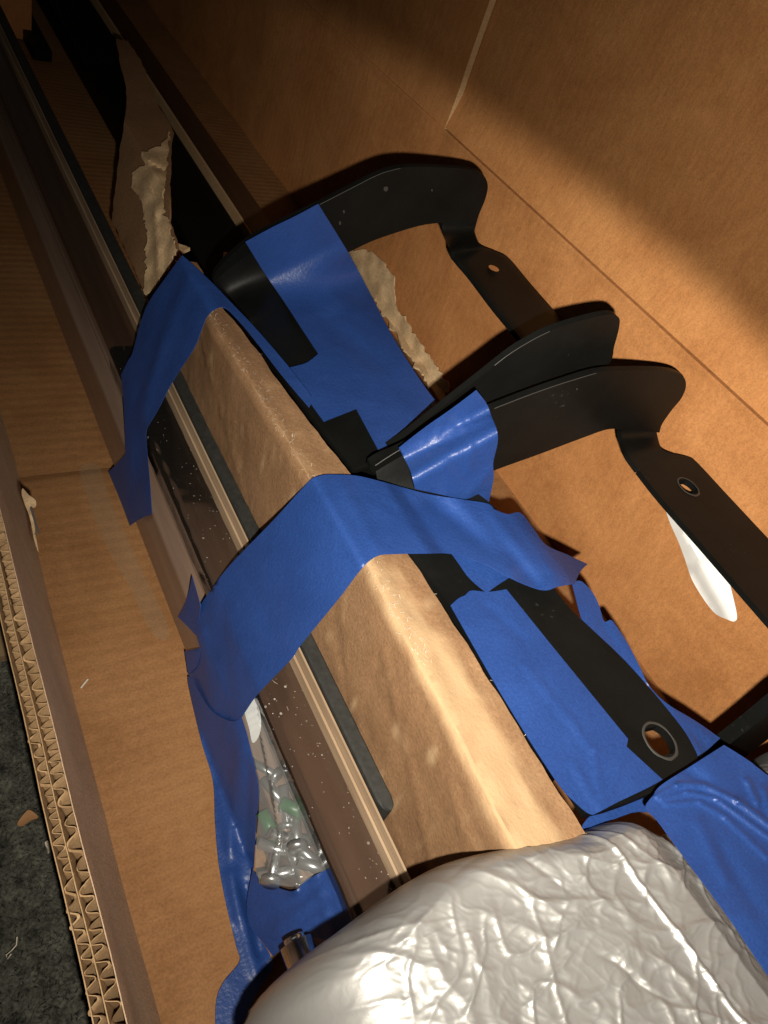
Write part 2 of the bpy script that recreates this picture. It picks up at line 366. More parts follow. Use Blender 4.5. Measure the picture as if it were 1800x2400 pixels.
# floor panels: two flaps that meet at a score line
def floor_panel(name, y0, y1, dz):
    rows = []; ny = max(4, int((y1-y0)/.006)) if y1 < .6 else 40; nx = 44
    for j in range(ny+1):
        y = y0+(y1-y0)*j/ny; r = []
        for i in range(nx+1):
            x = (wall_bot(y)-.004) + (XR+.004-(wall_bot(y)-.004))*i/nx
            z = dz + .0006*N((x, y, 0), 22, 1) + (-.0030*math.exp(-((y-PANEL_Y)/.0035)**2))
            z -= .0010*math.exp(-((x-(.086+.02*(y-.2)))/.0012)**2)*(1 if y < .34 else .3)
            r.append(Vector((x, y, z)))
        rows.append(r)
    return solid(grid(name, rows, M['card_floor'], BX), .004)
floor_panel('floor_panel', YN, PANEL_Y-.0004, 0)
floor_panel('floor_panel', PANEL_Y+.0004, YFAR, -.0012)
# near/left wall: double-wall board, cut along its top so that liners and fluting show
LW = bpy.data.objects.new('cut_wall', None); COL.objects.link(LW); LW.parent = BX
def wall_pt(y, h, off, topz=None):         # h 0..1 up the wall, off = outwards (towards -x)
    xb, xt = wall_bot(y), wall_top(y)
    x = xb+(xt-xb)*h - .006*math.sin(math.pi*h)*.25 - off
    return Vector((x, y, -.002+(ZT+.002)*h - off*.12))
def liner(off, seed, m):
    rows = []; ys = [YN+.0022*i for i in range(int((.62-YN)/.0022))] + [.62+.05*i for i in range(32)]
    for y in ys:
        j = .0009*N((0, y, 0), 90, seed)+.0005*N((0, y, 0), 420, seed+3)+.0012*N((0, y, 0), 18, seed)
        rows.append([wall_pt(y, h, off)+Vector((0, 0, j if h == 1 else 0))+Vector((.0012*N((h*.16, y, 0), 14, 2), 0, 0)) for h in (0, .15, .3, .45, .6, .7, .8, .88, .94, .97, 1)])
    return solid(grid('liner', rows, m, LW), .00036, 0)
TH = .0086
liner(0, 1, M['card_scuff']); liner(TH*.55, 2, M['card_cut']); liner(TH, 3, M['card_cut'])
def fluting(o0, o1, pitch, seed):
    rows = []; step = pitch/14; n = int((.60-YN)/step)
    ph = 0
    for i in range(n):
        y = YN+i*step
        ph += 2*math.pi/14*(1+.45*N((0, y, 0), 55, seed))
        s = math.sin(ph); s = .5+.5*max(-1, min(1, s*1.15+.25*math.sin(2*ph+1)*(.5+N((0, y, 0), 30, seed+1))))
        off = o0+(o1-o0)*(.06+.88*s)
        lean = .0022*N((0, y, 0), 110, seed+2)
        r = []
        for k, h in enumerate((.70, .85, .93, .975, .993)):
            q = wall_pt(y, h, off); q.z += (.0030*N((0, y, 0), 150, seed+5)-.0016 if k == 4 else 0); q.x += lean*(k/4)**2; r.append(q)
        rows.append(r)
    return solid(grid('fluting', rows, M['card_cut'], LW), .00024, 0)
fluting(.0003, TH*.55-.0003, .0056, 11); fluting(TH*.55+.0003, TH-.0003, .0050, 17)
# staple and torn paper on the inside of the cut wall
def on_wall(p, lift=.0008):
    d = ray(p)
    best = PZ(p, .12)
    for k in range(200):
        z = ZT*(1-k/200); q = PZ(p, z); h = (z+.002)/(ZT+.002)
        if q.x >= wall_pt(q.y, h, 0).x+.0: best = q; break
    return best + Vector((lift, 0, lift*.3))
# right wall (two panels with a vertical score) and the two flaps above the fold
pf = PX((1055, 304), XR); YS = pf.y
fa, fb = PX((721, 0), XR), PX((1800, 984), XR)
def fold_z(y): return fb.z+(fa.z-fb.z)*(y-fb.y)/(fa.y-fb.y) if y < 1.0 else fb.z+(fa.z-fb.z)*(1.0-fb.y)/(fa.y-fb.y)
st = PY((1160, 0), YS); lean = (st.x-XR)/(st.z-pf.z); lean = max(-.3, min(.5, lean))
def wall_panel(y0, y1):
    rows = []; n = 60
    for j in range(n+1):
        y = y0+(y1-y0)*j/n; r = []
        for i in range(41):
            t = 1-(1-i/40)**2; z = -.002+(fold_z(y)+.002)*t
            edge = min(abs(y-YS), .03)
            x = XR+.0012*N((0, y, z), 16, 5)*min(1, (1-t)*5) - .0009*math.exp(-((1-t)*fold_z(y)/.004)**2)  + .0009*math.exp(-(edge/.0015)**2)
            r.append(Vector((x, y, z)))
        rows.append(r)
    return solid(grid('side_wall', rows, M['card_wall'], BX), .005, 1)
def flap(y0, y1, dx, ext):
    rows = []; n = 70
    for j in range(n+1):
        y = y0+(y1-y0)*(j/n); r = []
        for i in range(30):
            t = (i/29)**1.3*ext; z0 = fold_z(y)
            x = XR+lean*t + dx*min(1, t/.03)+.0014*N((0, y, t), 9, 8)*min(1, t/.05)
            r.append(Vector((x, y, z0+t)))
        rows.append(r)
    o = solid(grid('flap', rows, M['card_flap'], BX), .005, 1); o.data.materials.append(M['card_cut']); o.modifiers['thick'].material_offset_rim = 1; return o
wall_panel(YN, YS-.0003); wall_panel(YS+.0003, YFAR)
flap(YN, YS+.016, .0075, .30); flap(YS+.0005, YFAR, .0015, .30)
bm = bmesh.new(); box(bm, (.05, YFAR, 0), (XR, YFAR+.006, .18)); from_bm('end_wall', bm, M['card_wall'], BX)
bm = bmesh.new(); box(bm, (.03, YN-.006, 0), (XR, YN, .16)); from_bm('end_wall', bm, M['card_wall'], BX)
# crushed wrinkles where the score meets the fold
wr = patch('crease', [(1030, 300), (1062, 292), (1110, 345), (1135, 385), (1085, 372), (1060, 390), (1042, 392), (1048, 340)], lambda p: PX(p, XR-.0016), M['card_wall'], BX, step=7, thick=0,
      extra=creases([((1058, 300), (1046, 388), .0016, 5), ((1050, 320), (1036, 380), .0010, 4), ((1062, 330), (1085, 372), .0014, 5), ((1068, 320), (1125, 378), .0013, 5)]))

# clear packing tape on the floor strip
ct = patch('packing_tape', smooth_poly([(186, 1098), (232, 1092), (262, 1180), (330, 1330), (398, 1480), (360, 1490), (300, 1370), (250, 1280), (212, 1190)], 3), lambda p: PZ(p, .0012), M['cleartape'], step=8, thick=0,
      amp=.0003, sc=160, extra=creases([((195, 1140), (258, 1138), .0007, 4), ((205, 1190), (262, 1180), .0006, 5), ((215, 1255), (300, 1248), .0007, 4), ((262, 1330), (330, 1325), .0005, 4), ((330, 1440), (385, 1470), .0006, 5), ((196, 1120), (350, 1470), .0004, 6)]))
tag(ct, 'wrinkled clear packing tape stuck to the box floor along the long parts', 'tape')

# ================================================================== bronze profiles
def extrude_section(name, sec, y0, y1, m, parent, n=2, closed=True, wob=0):
    rows = []
    for j in range(n+1):
        y = y0+(y1-y0)*j/n
        rows.append([Vector((x, y, z)) for x, z in (sec+[sec[0]] if closed else sec)])
    o = grid(name, rows, m, parent, False)
    bm = bmesh.new(); bm.from_mesh(o.data); bmesh.ops.remove_doubles(bm, verts=bm.verts, dist=1e-6)
    for e in (0, 1):
        ed = [e_ for e_ in bm.edges if e_.is_boundary]
    if closed: bmesh.ops.holes_fill(bm, edges=[e_ for e_ in bm.edges if e_.is_boundary])
    bmesh.ops.recalc_face_normals(bm, faces=bm.faces); bm.to_mesh(o.data); bm.free(); return o
def arc(cx, cz, r, a0, a1, n=7): return [(cx+r*math.cos(math.radians(a0+(a1-a0)*i/n)), cz+r*math.sin(math.radians(a0+(a1-a0)*i/n))) for i in range(n+1)]
P1 = thing('bronze_profile', 'lower bronze metal profile lying on the box floor next to the cut wall', 'metal profile', (.125, .4, 0), 'long bronze profiles'); P1.location = (0, 0, 0)
sec1 = [(.1345, .005), (.1195, .005), (.118, .0065)] + arc(.1205, .0345, .0025, 180, 90, 8) + [(.1262, .0370), (.1266, .0358), (.1272, .0358), (.1276, .0370)] + arc(.1330, .0355, .0015, 90, 0, 3)
o = extrude_section('body', sec1, .02, 1.9, M['bronze_pale'], P1)
P2 = thing('bronze_profile', 'upper glossy bronze metal profile under clear film beside the black gasket', 'metal profile', group='long bronze profiles'); 
sec2 = [(.1418, .0375), (.1290, .0375), (.1270, .0440)] + arc(.1262, .0580, .0034, 205, 90, 10) + [(.1418, .0613)]
o = extrude_section('body', sec2, .012, 1.9, M['bronze'], P2)
film_sec = [(.1250, .0440)] + arc(.1262, .0580, .0038, 200, 90, 10) + [(.1417, .0617)]
rows = []
for j in range(180):
    y = .014+.37*j/179
    rows.append([Vector((x+.0003*N((x, y, z), 120, 4), y, z+.0003*N((x, y, z), 90, 6)+.0001)) for x, z in film_sec])
pfm = grid('protective_film', rows, M['film'], P2)
bm = bmesh.new()                                     # scratches and glue flecks standing on the film
for k in range(46):
    y = .018+.16*random.random()**1.4; x = random.uniform(.1285, .1405); a = random.uniform(-.6, 1.0); L = random.uniform(.0003, .0009)*(3 if k % 12 == 0 else 1)
    q = Vector((x, y, .0621)); pts = [q]
    for t in range(3): a += random.uniform(-.6, .6); q = q+Vector((math.sin(a)*L/3, -math.cos(a)*L/3, 0)); pts.append(q)
    prev = None
    for i, p in enumerate(pts):
        d = Vector((math.cos(a), math.sin(a), 0))*random.uniform(.00004, .0001); cur = (bm.verts.new(p-d), bm.verts.new(p+d))
        if prev: bm.faces.new((prev[0], prev[1], cur[1], cur[0]))
        prev = cur
sc_ = from_bm('scratches', bm, M['fleck'], P2); sc_['kind'] = 'stuff'
bm = bmesh.new()                                     # black gasket strip, rounded near end
yE = PZ((905, 1905), .075).y
rows = []
for j in range(60):
    y = yE+(1.4-yE)*(j/59)**1.6
    k = min(1, (y-yE)/.006); k = math.sqrt(max(0, 1-(1-k)**2))
    xm, hw = .1479, .0033*max(.05, k)
    rows.append([Vector((xm-hw, y, .0618)), Vector((xm-hw, y, .0742)), Vector((xm-hw*.7, y, .0752)), Vector((xm+hw*.7, y, .0754)), Vector((xm+hw, y, .0745)), Vector((xm+hw, y, .0618))])
bm.free(); grid('gasket_strip', rows, M['rubber'], P2, False)
bm = bmesh.new(); 
for x0, x1, z0, z1 in ((.1420, .1431, .040, .0668), (.1433, .1442, .040, .0722)): box(bm, (x0, .010, z0), (x1, 1.3, z1))
sp = from_bm('lip_highlight', bm, M['liphighlight'], P2)

# right-hand bars deeper in the box
P3 = thing('bronze_profile', 'dark bronze flat profile running along the foot of the right wall', 'metal profile', group='long bronze profiles')
extrude_section('body', [(.2945, .001), (.2945, .028), (.2955, .0292), (.3190, .0292), (.3200, .028), (.3200, .001)], .30, 1.9, M['bronze'], P3)
bm = bmesh.new(); box(bm, (.2915, .30, .001), (.2938, 1.9, .0302)); from_bm('edge_strip', bm, M['card_cut'], P3)
RL = thing('steel_rail', 'black flat steel rail lying in the shadow beyond the far bracket', 'rail')
bm = bmesh.new(); box(bm, (.236, .44, .001), (.288, 1.7, .025)); o = from_bm('rail_body', bm, M['steel'], RL); bevel(o, .0012)
bm = bmesh.new(); box(bm, (.196, .95, .001), (.215, 1.5, .012)); o = from_bm('spacer', bm, M['steel'], RL)
bk = thing('cardboard_block', 'small scrap of brown cardboard far inside the dark end of the box', 'cardboard')
bm = bmesh.new(); box(bm, (.16, 1.00, .001), (.205, 1.05, .075)); o = from_bm('block_body', bm, M['card_wall'], bk); bevel(o, .0012)
core = thing('steel_post', 'black square steel post hidden under the two brackets', 'post')
bm = bmesh.new(); box(bm, (.199, .060, .001), (.229, .345, .1215)); o = from_bm('post_body', bm, M['steel'], core); bevel(o, .0012)

# ================================================================== cardboard sleeve over the profiles
SL = thing('cardboard_sleeve', 'folded brown cardboard sleeve with crushed pale ridge over the bronze profiles', 'cardboard')
zr = .135
def lerp_tab(tab, y):
    tab = sorted(tab)
    if y <= tab[0][0]: return tab[0][1]
    for (a, b), (c, d) in zip(tab, tab[1:]):
        if y <= c: return b+(d-b)*(y-a)/(c-a)
    return tab[-1][1]
rt = [(PZ(p, zr).y, PZ(p, zr).x) for p in ((503, 752), (600, 910), (727, 1114), (868, 1321), (1040, 1650), (1225, 2001))]
ct_ = [(PZ(p, zr).y, PZ(p, zr).x) for p in ((528, 723), (600, 810), (680, 925), (825, 1107), (985, 1330), (1171, 1616), (1290, 1810), (1377, 1947))]
def cr_side(y, z):                      # long dents pressed into the side of the sleeve
    s_ = 0
    for ya_, za_, yb_, zb_, h, w in ((.03, .070, .12, .120, .0013, .0016), (.03, .098, .07, .126, .0011, .0013), (.05, .060, .15, .085, .0010, .0015), (.13, .110, .20, .066, .0008, .0016), (.24, .075, .33, .125, .0010, .0018), (.22, .125, .30, .090, .0007, .0014), (.03, .115, .10, .130, -.0010, .0014), (.10, .060, .19, .128, -.0009, .0018)):
        d, t = seg_d(y, z, (ya_, za_), (yb_, zb_)); s_ += .6*h*math.exp(-(d/w*1.2)**2)
    return s_
rows = []; y0, y1 = PZ((1290, 1985), zr).y-.003, .360
ns = 230
for j in range(ns+1):
    y = y0+(y1-y0)*j/ns
    xr_, xc = lerp_tab(rt, y), lerp_tab(ct_, y)
    xr_ += .0008*N((0, y, 0), 60, 2); xc += .0007*N((0, y, 0), 90, 4)+.0002*N((0, y, 0), 300, 5)
    crush = .18*max(0, min(1, (.20-y)/.12)); r = []
    xb = .1512
    for k in range(25):                               # side
        t = k/24; x = xb+(xr_-.0022-xb)*t**1.5; z = .050+(zr-.0030-.050)*t
        w = .0005*N((x*3, y*.8, z), 55, 7)+.0003*N((0, y, z), 160, 9); w *= min(1, (1-t)*5); w += cr_side(y, z)
        r.append(Vector((x-w, y, z)))
    for k in range(1, 6):                             # crushed ridge
        a = math.pi-(math.pi/2)*k/6; rr = .0015+.0022*crush
        r.append(Vector((xr_+rr*.2+rr*math.cos(a)+.0006*N((k, y, 0), 150, 3)*crush, y, zr-rr+rr*math.sin(a)+.0008*N((k*.2, y, 1), 110, 1)*(.4+crush))))
    for k in range(1, 11):                            # top
        t = k/10; x = xr_+.001+(xc-xr_-.001)*t
        z = zr-.0016*t+.0008*N((x*2, y, 0), 70, 12)-.0018*crush*math.exp(-((t-.35)/.10)**2)*(.6+N((0, y, 0), 60, 3))
        r.append(Vector((x, y, z)))
    rows.append(r)
o = grid('sleeve_body', rows, M['card_sleeve'], SL); solid(o, .0022, -1)
# pale torn liner showing along the crushed ridge
wa = o.data.attributes.new('wear', 'FLOAT', 'POINT'); nn_ = len(rows[0])
for j in range(ns+1):
    y = y0+(y1-y0)*j/ns
    for k in range(nn_):
        p = rows[j][k]; e = (k-27)/5.0
        near = max(0, min(1, (.24-y)/.14))
        w = math.exp(-(abs(e-.55*near)/(.55+.80*near))**3)*(.40+.75*near) + .30*N((p.x*2, p.y, p.z*2), 60, 21) + .25*N((p.x*2, p.y*.6, p.z*2), 170, 22)
        sc_f = max(0, N((p.x*2, p.y*2.2, p.z*.9), 75, 31)-.22)*2.0 if k < 25 else max(0, N((p.x, p.y, 1), 90, 33)-.3)*1.5
        wa.data[j*nn_+k].value = max(0, min(1, max(w*1.5-.25, sc_f)))
fr = bmesh.new()                                       # frayed fibres along the cut edge and open end
def fibre(bm, p, d, L, w):
    a = Vector(p); b_ = a+Vector(d)*L*.6+Vector((0, 0, random.uniform(-.4, .6)*L*.3)); c = b_+Vector((random.uniform(-1, 1), random.uniform(-1, 1), random.uniform(-.5, 1)))*L*.4
    s = Vector(d).cross(Vector((0, 0, 1))).normalized()*w
    v = [bm.verts.new(q) for q in (a-s, a+s, b_+s*.7, b_-s*.7, c)]
    bm.faces.new(v[:4]); bm.faces.new((v[3], v[2], v[4]))
for k in range(10):
    y = y0+(.33-y0)*random.random()**1.5; fibre(fr, (lerp_tab(ct_, y)-.0004, y, zr-.0012), Vector((1, random.uniform(-.7, .7), 0)).normalized(), random.uniform(.0006, .0018), .00005)
for k in range(160):
    t = random.random(); x = .150+(.186-.150)*t; fibre(fr, (lerp_tab(rt, .03)+t*.028, y0+.0006, zr+.0004-.0016*t), Vector((random.uniform(-.6, .6), -1, 0)).normalized(), random.uniform(.0008, .003), .0001)
for k in range(300):
    y = random.uniform(.10, .36); fibre(fr, (lerp_tab(rt, y)+random.uniform(-.003, .004), y, zr+.0006+random.uniform(0, .0006)), Vector((random.uniform(-1, 1), random.uniform(-1, 1), 0)).normalized(), random.uniform(.001, .0035), .00006)
o = from_bm('fibres', fr, M['fibre'], SL); o['kind'] = 'stuff'

# torn far piece of cardboard
TP = thing('torn_cardboard', 'ragged torn strip of brown cardboard rising from behind the far blue tape', 'cardboard')
tsec = SEC([(.150, .050), (.1575, .070), (.178, .112), (.235, .112)])
patch('torn_sheet', [(272, 90), (300, 96), (322, 130), (330, 140), (350, 190), (372, 250), (398, 290), (408, 312), (402, 345), (400, 420), (396, 520), (412, 560), (420, 600), (400, 640), (352, 712), (318, 640), (262, 515), (272, 430), (280, 360), (296, 250), (296, 205), (284, 160)], tsec, M['card_sleeve'], TP, step=11, amp=.002, sc=40, thick=.0012, jag=1.5)
patch('torn_edge', ragged([(405, 318), (392, 345), (380, 362), (358, 366), (342, 372), (340, 385), (350, 398), (330, 412), (316, 425), (322, 440), (318, 455), (335, 480), (345, 500), (352, 560), (350, 640), (345, 705), (365, 690), (400, 640), (420, 600), (408, 560), (404, 530), (392, 515), (388, 480), (398, 430), (400, 380)], 6, 2.2), lambda p: tsec(p)+Vector((-.004, -.003, .006)), M['card_torn'], TP, step=7, amp=.0035, sc=90, thick=.0008, jag=2.5,
      extra=creases([((350, 450), (395, 485), -.004, 4), ((345, 395), (400, 420), -.003, 4), ((372, 500), (380, 640), .004, 8)]))
for ol in ([(418, 570), (445, 580), (428, 590), (420, 584)], [(526, 590), (540, 592), (536, 602), (524, 600)], [(312, 418), (322, 416), (324, 430), (314, 432)]):
    q = patch('cardboard_crumb', densify(ol, 5, 1.5), lambda p: PZ(p, .1), M['card_torn'], TP, step=5, amp=.003, sc=200, thick=.002)
FS = patch('cardboard_scrap', ragged([(800, 590), (847, 583), (877, 592), (898, 616), (921, 645), (923, 688), (932, 726), (960, 770), (1015, 850), (1050, 900), (1040, 950), (990, 880), (900, 740), (850, 660)], 7, 2.4), SEC([(.28, .02), (.385, .014), (.392, .05)]), M['card_torn'], step=9, amp=.004, sc=60, thick=.0015, jag=4, extra=lambda x, y: .004*abs(noise.noise(Vector((x*.05, y*.012, 3))))+.002*noise.noise(Vector((x*.09, y*.09, 1))))
tag(FS, 'ragged torn cardboard scrap behind the blue tape of the far bracket', 'cardboard')

# ================================================================== steel brackets
PT = .0034
def plate_from_px(name, outline, y, parent, k=5, hole=None):
    pts = [PY((q.x, q.y), y) for q in smooth_poly(outline, k)]
    bm = bmesh.new(); vs_ = [bm.verts.new(p) for p in pts]; f = bm.faces.new(vs_)
    o = from_bm(name, bm, M['steel'], parent)
    if o.data.polygons[0].normal.y > 0: o.data.flip_normals()
    return solid(o, PT, -1)
def strap(name, rows_px, parent, k=5, bv=.0005):
    """bent strap: rows of (left px, right px, depth rule) smoothed along its length"""
    L, R = [], []
    for a, b, fn in rows_px: L.append(fn(a)); R.append(fn(b))
    def cr(P):
        out = []
        for i in range(len(P)-1):
            p0, p1, p2, p3 = P[max(0, i-1)], P[i], P[i+1], P[min(len(P)-1, i+2)]
            for j in range(k):
                t = j/k; out.append(.5*((2*p1)+(p2-p0)*t+(2*p0-5*p1+4*p2-p3)*t*t+(3*p1-p0-3*p2+p3)*t**3))
        return out+[P[-1]]
    L, R = cr(L), cr(R)
    rows = [[l.lerp(r, i/6) for i in range(7)] for l, r in zip(L, R)]
    o = grid(name, rows, M['steel'], parent, True)
    if o.data.polygons[len(o.data.polygons)//2].normal.z < 0: o.data.flip_normals()
    return solid(o, PT, -1, bv)
def flat_with_hole(name, outline, hole_c, hole_r, z, parent, k=4, tilt=0):
    pts = [PZ((q.x, q.y), z) for q in smooth_poly(outline, k)]
    c = PZ(hole_c, z); hp = [c+Vector((hole_r*math.cos(a), hole_r*math.sin(a)*1.15, 0)) for a in [2*math.pi*i/28 for i in range(28)]]
    v2 = [Vector((p.x, p.y)) for p in pts+hp]; n, m_ = len(pts), len(hp)
    es = [(i, (i+1) % n) for i in range(n)]+[(n+i, n+(i+1) % m_) for i in range(m_)]
    ov, oe, of = delaunay_2d_cdt(v2, es, [], 2, 1e-6)[:3]
    ff = []
    for f in of:
        q = sum((Vector(ov[i]) for i in f), Vector((0, 0)))/len(f)
        if (q-Vector((c.x, c.y))).length > hole_r*.99: ff.append(tuple(f))
    me = bpy.data.meshes.new(name); me.from_pydata([(v.x, v.y, z) for v in ov], [], ff); me.update()
    if me.polygons[0].normal.z < 0: me.flip_normals()
    o = link(name, me, M['steel'], parent); solid(o, PT, -1)
    # worn ring round the hole
    rows = []
    for i in range(33):
        a = 2*math.pi*i/32; d = Vector((math.cos(a), math.sin(a)*1.15, 0)); w = hole_r*(.17+.10*N((math.cos(a), math.sin(a), 0), 2, 3))
        rows.append([c+d*(hole_r*1.04)+Vector((0, 0, .0003)), c+d*(hole_r*1.04+w*.5)+Vector((0, 0, .0006)), c+d*(hole_r*1.04+w)+Vector((0, 0, .0002))])
    g = grid('worn_rim', rows, M['rim'], o); return o
B1 = thing('steel_bracket', 'far black steel bracket with hooked arm and small hole, taped at its foot', 'bracket', group='bent black steel brackets')
B2 = thing('steel_bracket', 'near black steel bracket with large worn holes in both straps', 'bracket', group='bent black steel brackets')
ya1 = PZ((500, 650), .13).y
plate_from_px('end_plate', [(500, 652), (575, 570), (660, 522), (750, 478), (820, 442), (890, 407), (940, 393), (1000, 391), (1090, 396), (1128, 406), (1143, 432), (1138, 465), (1122, 505), (1112, 542, 1), (1038, 522, 1), (980, 530), (880, 562), (815, 592), (760, 612), (700, 640), (560, 700)], ya1, B1)
zb = lambda z: (lambda p: PZ(p, z)); yb = lambda y: (lambda p: PY(p, y))
strap('hook_strap', [((1038, 518), (1112, 518), yb(ya1+.0008)), ((1039, 549), (1112, 545), yb(ya1-.0012)), ((1056, 587), (1126, 574), zb(.1385)), ((1076, 613), (1160, 588), zb(.1355)), ((1105, 647), (1192, 604), zb(.1335)), ((1160, 720), (1245, 666), zb(.131)), ((1225, 799), (1308, 738), zb(.131)), ((1290, 885), (1380, 820), zb(.131))], B1)
c = PZ((1155, 628), .1345); hl = []
bm = bmesh.new(); bmesh.ops.create_circle(bm, cap_ends=True, segments=24, radius=.0038, matrix=Matrix.Translation(c+Vector((0, -.001, .0004)))); o = from_bm('bolt_hole', bm, M['card_wall'], B1); o.rotation_euler = (0, 0, 0)
strap('foot_strap', [((500, 652), (585, 566), yb(ya1+.0006)), ((540, 698), (634, 632), lambda p: PY(p, ya1-.005).lerp(PZ(p, .1285), .15)), ((580, 742), (680, 688), zb(.1292)), ((594, 760), (696, 706), zb(.1285)), ((606, 778), (716, 724), zb(.1282)), ((640, 840), (800, 760), zb(.128)), ((720, 960), (900, 885), zb(.127)), ((800, 1060), (1000, 985), zb(.127)), ((830, 1100), (1040, 1040), zb(.127))], B1)
yb1 = .213
plate_from_px('end_plate', [(870, 1088), (960, 1015), (1060, 935), (1130, 880), (1200, 825), (1250, 795), (1290, 775), (1350, 755), (1420, 738), (1448, 742), (1452, 762), (1440, 810), (1420, 862), (1300, 960), (1150, 1060), (1000, 1110)], yb1, B1)
ya2 = .199
plate_from_px('end_plate', [(866, 1098), (940, 1052), (1000, 1025), (1060, 998), (1150, 960), (1240, 925), (1320, 897), (1400, 873), (1470, 868), (1560, 869), (1598, 880), (1608, 902), (1598, 932), (1574, 962), (1552, 994), (1546, 1014, 1), (1456, 1006, 1), (1421, 1007), (1361, 1028), (1260, 1066), (1160, 1102), (1080, 1135), (980, 1160)], ya2, B2)
strap('hook_bend', [((1456, 1000), (1538, 1000), yb(ya2+.0008)), ((1458, 1026), (1541, 1022), yb(ya2-.0012)), ((1470, 1062), (1552, 1052), zb(.1335)), ((1497, 1100), (1580, 1064), zb(.1315)), ], B2, 5, 0)
flat_with_hole('hook_strap', [(1497, 1100, 1), (1580, 1064, 1), (1612, 1070), (1634, 1084), (1700, 1155), (1800, 1262), (2060, 1540, 1), (1980, 1655, 1), (1800, 1452), (1650, 1280), (1551, 1168)], (1613, 1141), .0052, .1315, B2)
strap('foot_bend', [((880, 1100), (1010, 1020), yb(ya2+.0006)), ((900, 1190), (1080, 1120), lambda p: PY(p, ya2-.013)), ((950, 1280), (1170, 1200), zb(.1290)), ((1010, 1360), (1240, 1290), zb(.128))], B2, 5, 0)
flat_with_hole('foot_strap', [(1010, 1360, 1), (1240, 1290, 1), (1275, 1345), (1340, 1430), (1470, 1555), (1586, 1690), (1625, 1750), (1634, 1782), (1600, 1812), (1545, 1850), (1390, 1905), (1350, 1870), (1180, 1620), (1080, 1455)], (1546, 1736), .0059, .128, B2)
bm = bmesh.new()
q0, q1 = PZ((1690, 1768), .135), PZ((1830, 1640), .150)
yb2 = .036
plate_from_px('end_plate', [(1640, 1800, 1), (1700, 1752, 1), (1760, 1706, 1), (1830, 1650, 1), (1900, 1600, 1), (1900, 1650, 1), (1810, 1725, 1), (1740, 1780, 1), (1680, 1830, 1)], yb2, B2).modifiers['thick'].thickness = .006
bm.free()
# thin pale wires paint in the upper edges' highlight; chips in the far arm
def wire(bm, pts, r, seg=6):
    prev = None
    for i, p in enumerate(pts):
        d = (pts[min(i+1, len(pts)-1)]-pts[max(i-1, 0)]).normalized(); s = d.orthogonal().normalized(); t = d.cross(s)
        ring = [bm.verts.new(p+(s*math.cos(2*math.pi*k/seg)+t*math.sin(2*math.pi*k/seg))*r) for k in range(seg)]
        if prev:
            for k in range(seg): bm.faces.new((prev[k], prev[(k+1) % seg], ring[(k+1) % seg], ring[k]))
        prev = ring
def edge_highlight(px, y, parent, r=.0002):
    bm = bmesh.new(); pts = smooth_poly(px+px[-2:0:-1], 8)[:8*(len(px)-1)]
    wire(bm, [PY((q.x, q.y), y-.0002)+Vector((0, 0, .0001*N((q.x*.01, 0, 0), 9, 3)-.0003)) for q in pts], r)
    from_bm('edge_highlight', bm, M['edge'], parent, True)
edge_highlight([(750, 478), (820, 442), (890, 407), (940, 393)], ya1, B1)
edge_highlight([(1160, 956), (1240, 925), (1320, 897), (1400, 873)], ya2, B2, .00022)
edge_highlight([(880, 1090), (940, 1052), (1000, 1025)], ya2, B2, .00022)
edge_highlight([(1160, 855), (1200, 825), (1250, 795), (1290, 775)], yb1, B1)
for cx, cy, r in ((904, 442, 6), (806, 496, 3), (1012, 446, 2.5), (797, 522, 4), (1352, 912, 2)):
    yy, pa = (ya1, B1) if cy < 600 else (ya2, B2)
    ol = [(cx+r*random.uniform(.4, 1.2)*math.cos(a), cy+1.5*r*random.uniform(.4, 1.2)*math.sin(a)) for a in [k*.785 for k in range(8)]]
    patch('paint_chip', ol, lambda p: PY(p, yy-.0004), M['edge'], pa, step=6, thick=0)

# ================================================================== blue tapes
RID = (.1500, .1378)
chord = SEC([(.272, .119), (.246, .1315), (.238, .1335), (.192, .1335), (.182, .1375), (.152, .1385), RID, (.1405, .1120), (.1305, .0830), (.1222, .0640), (.1165, .0400), (.1125, .0040)])
def tape(label, outline, fn, step=13, amp=.0005, sc=60, seed=0, extra=None, holes=(), jag=0, k=5, name='blue_tape', smooth=True):
    o = patch(name, smooth_poly(outline, k) if k else outline, fn, M['tape'], None, step, amp, sc, seed, .00025, holes, jag, extra)
    return tag(o, label, 'tape', 'pieces of blue painter tape')
# far band over the sleeve
T1sec = SEC([(.230, .090), (.1900, .1080), (.1790, .1330), (.1740, .1402), (.149, .1412), (.1455, .1395), (.1380, .1160), (.1290, .0870), (.1222, .0640), (.1165, .0400), (.1120, .0040)])
tape('blue tape band over the far end of the cardboard sleeve', [(427, 598, 1), (450, 618), (500, 665), (545, 712), (600, 770), (674, 856), (735, 935, 1), (725, 955, 1), (660, 878), (600, 800), (560, 752), (528, 722), (505, 724), (485, 742), (472, 772), (455, 815), (405, 893), (370, 960), (344, 1004, 1), (342, 1030), (350, 1120), (356, 1205, 1), (330, 1215), (304, 1232, 1), (285, 1180), (254, 1106, 1), (275, 1085), (294, 1062, 1), (290, 960), (284, 878, 1), (300, 845), (311, 825), (328, 760), (348, 709), (385, 655)], T1sec, amp=.0007, sc=70, seed=3,
     extra=creases([((440, 650), (330, 960), .0016, 12), ((400, 680), (345, 870), -.0012, 10), ((380, 790), (310, 1060), .0013, 10), ((330, 900), (320, 1200), -.0012, 9), ((300, 900), (300, 1180), .0012, 8)]))
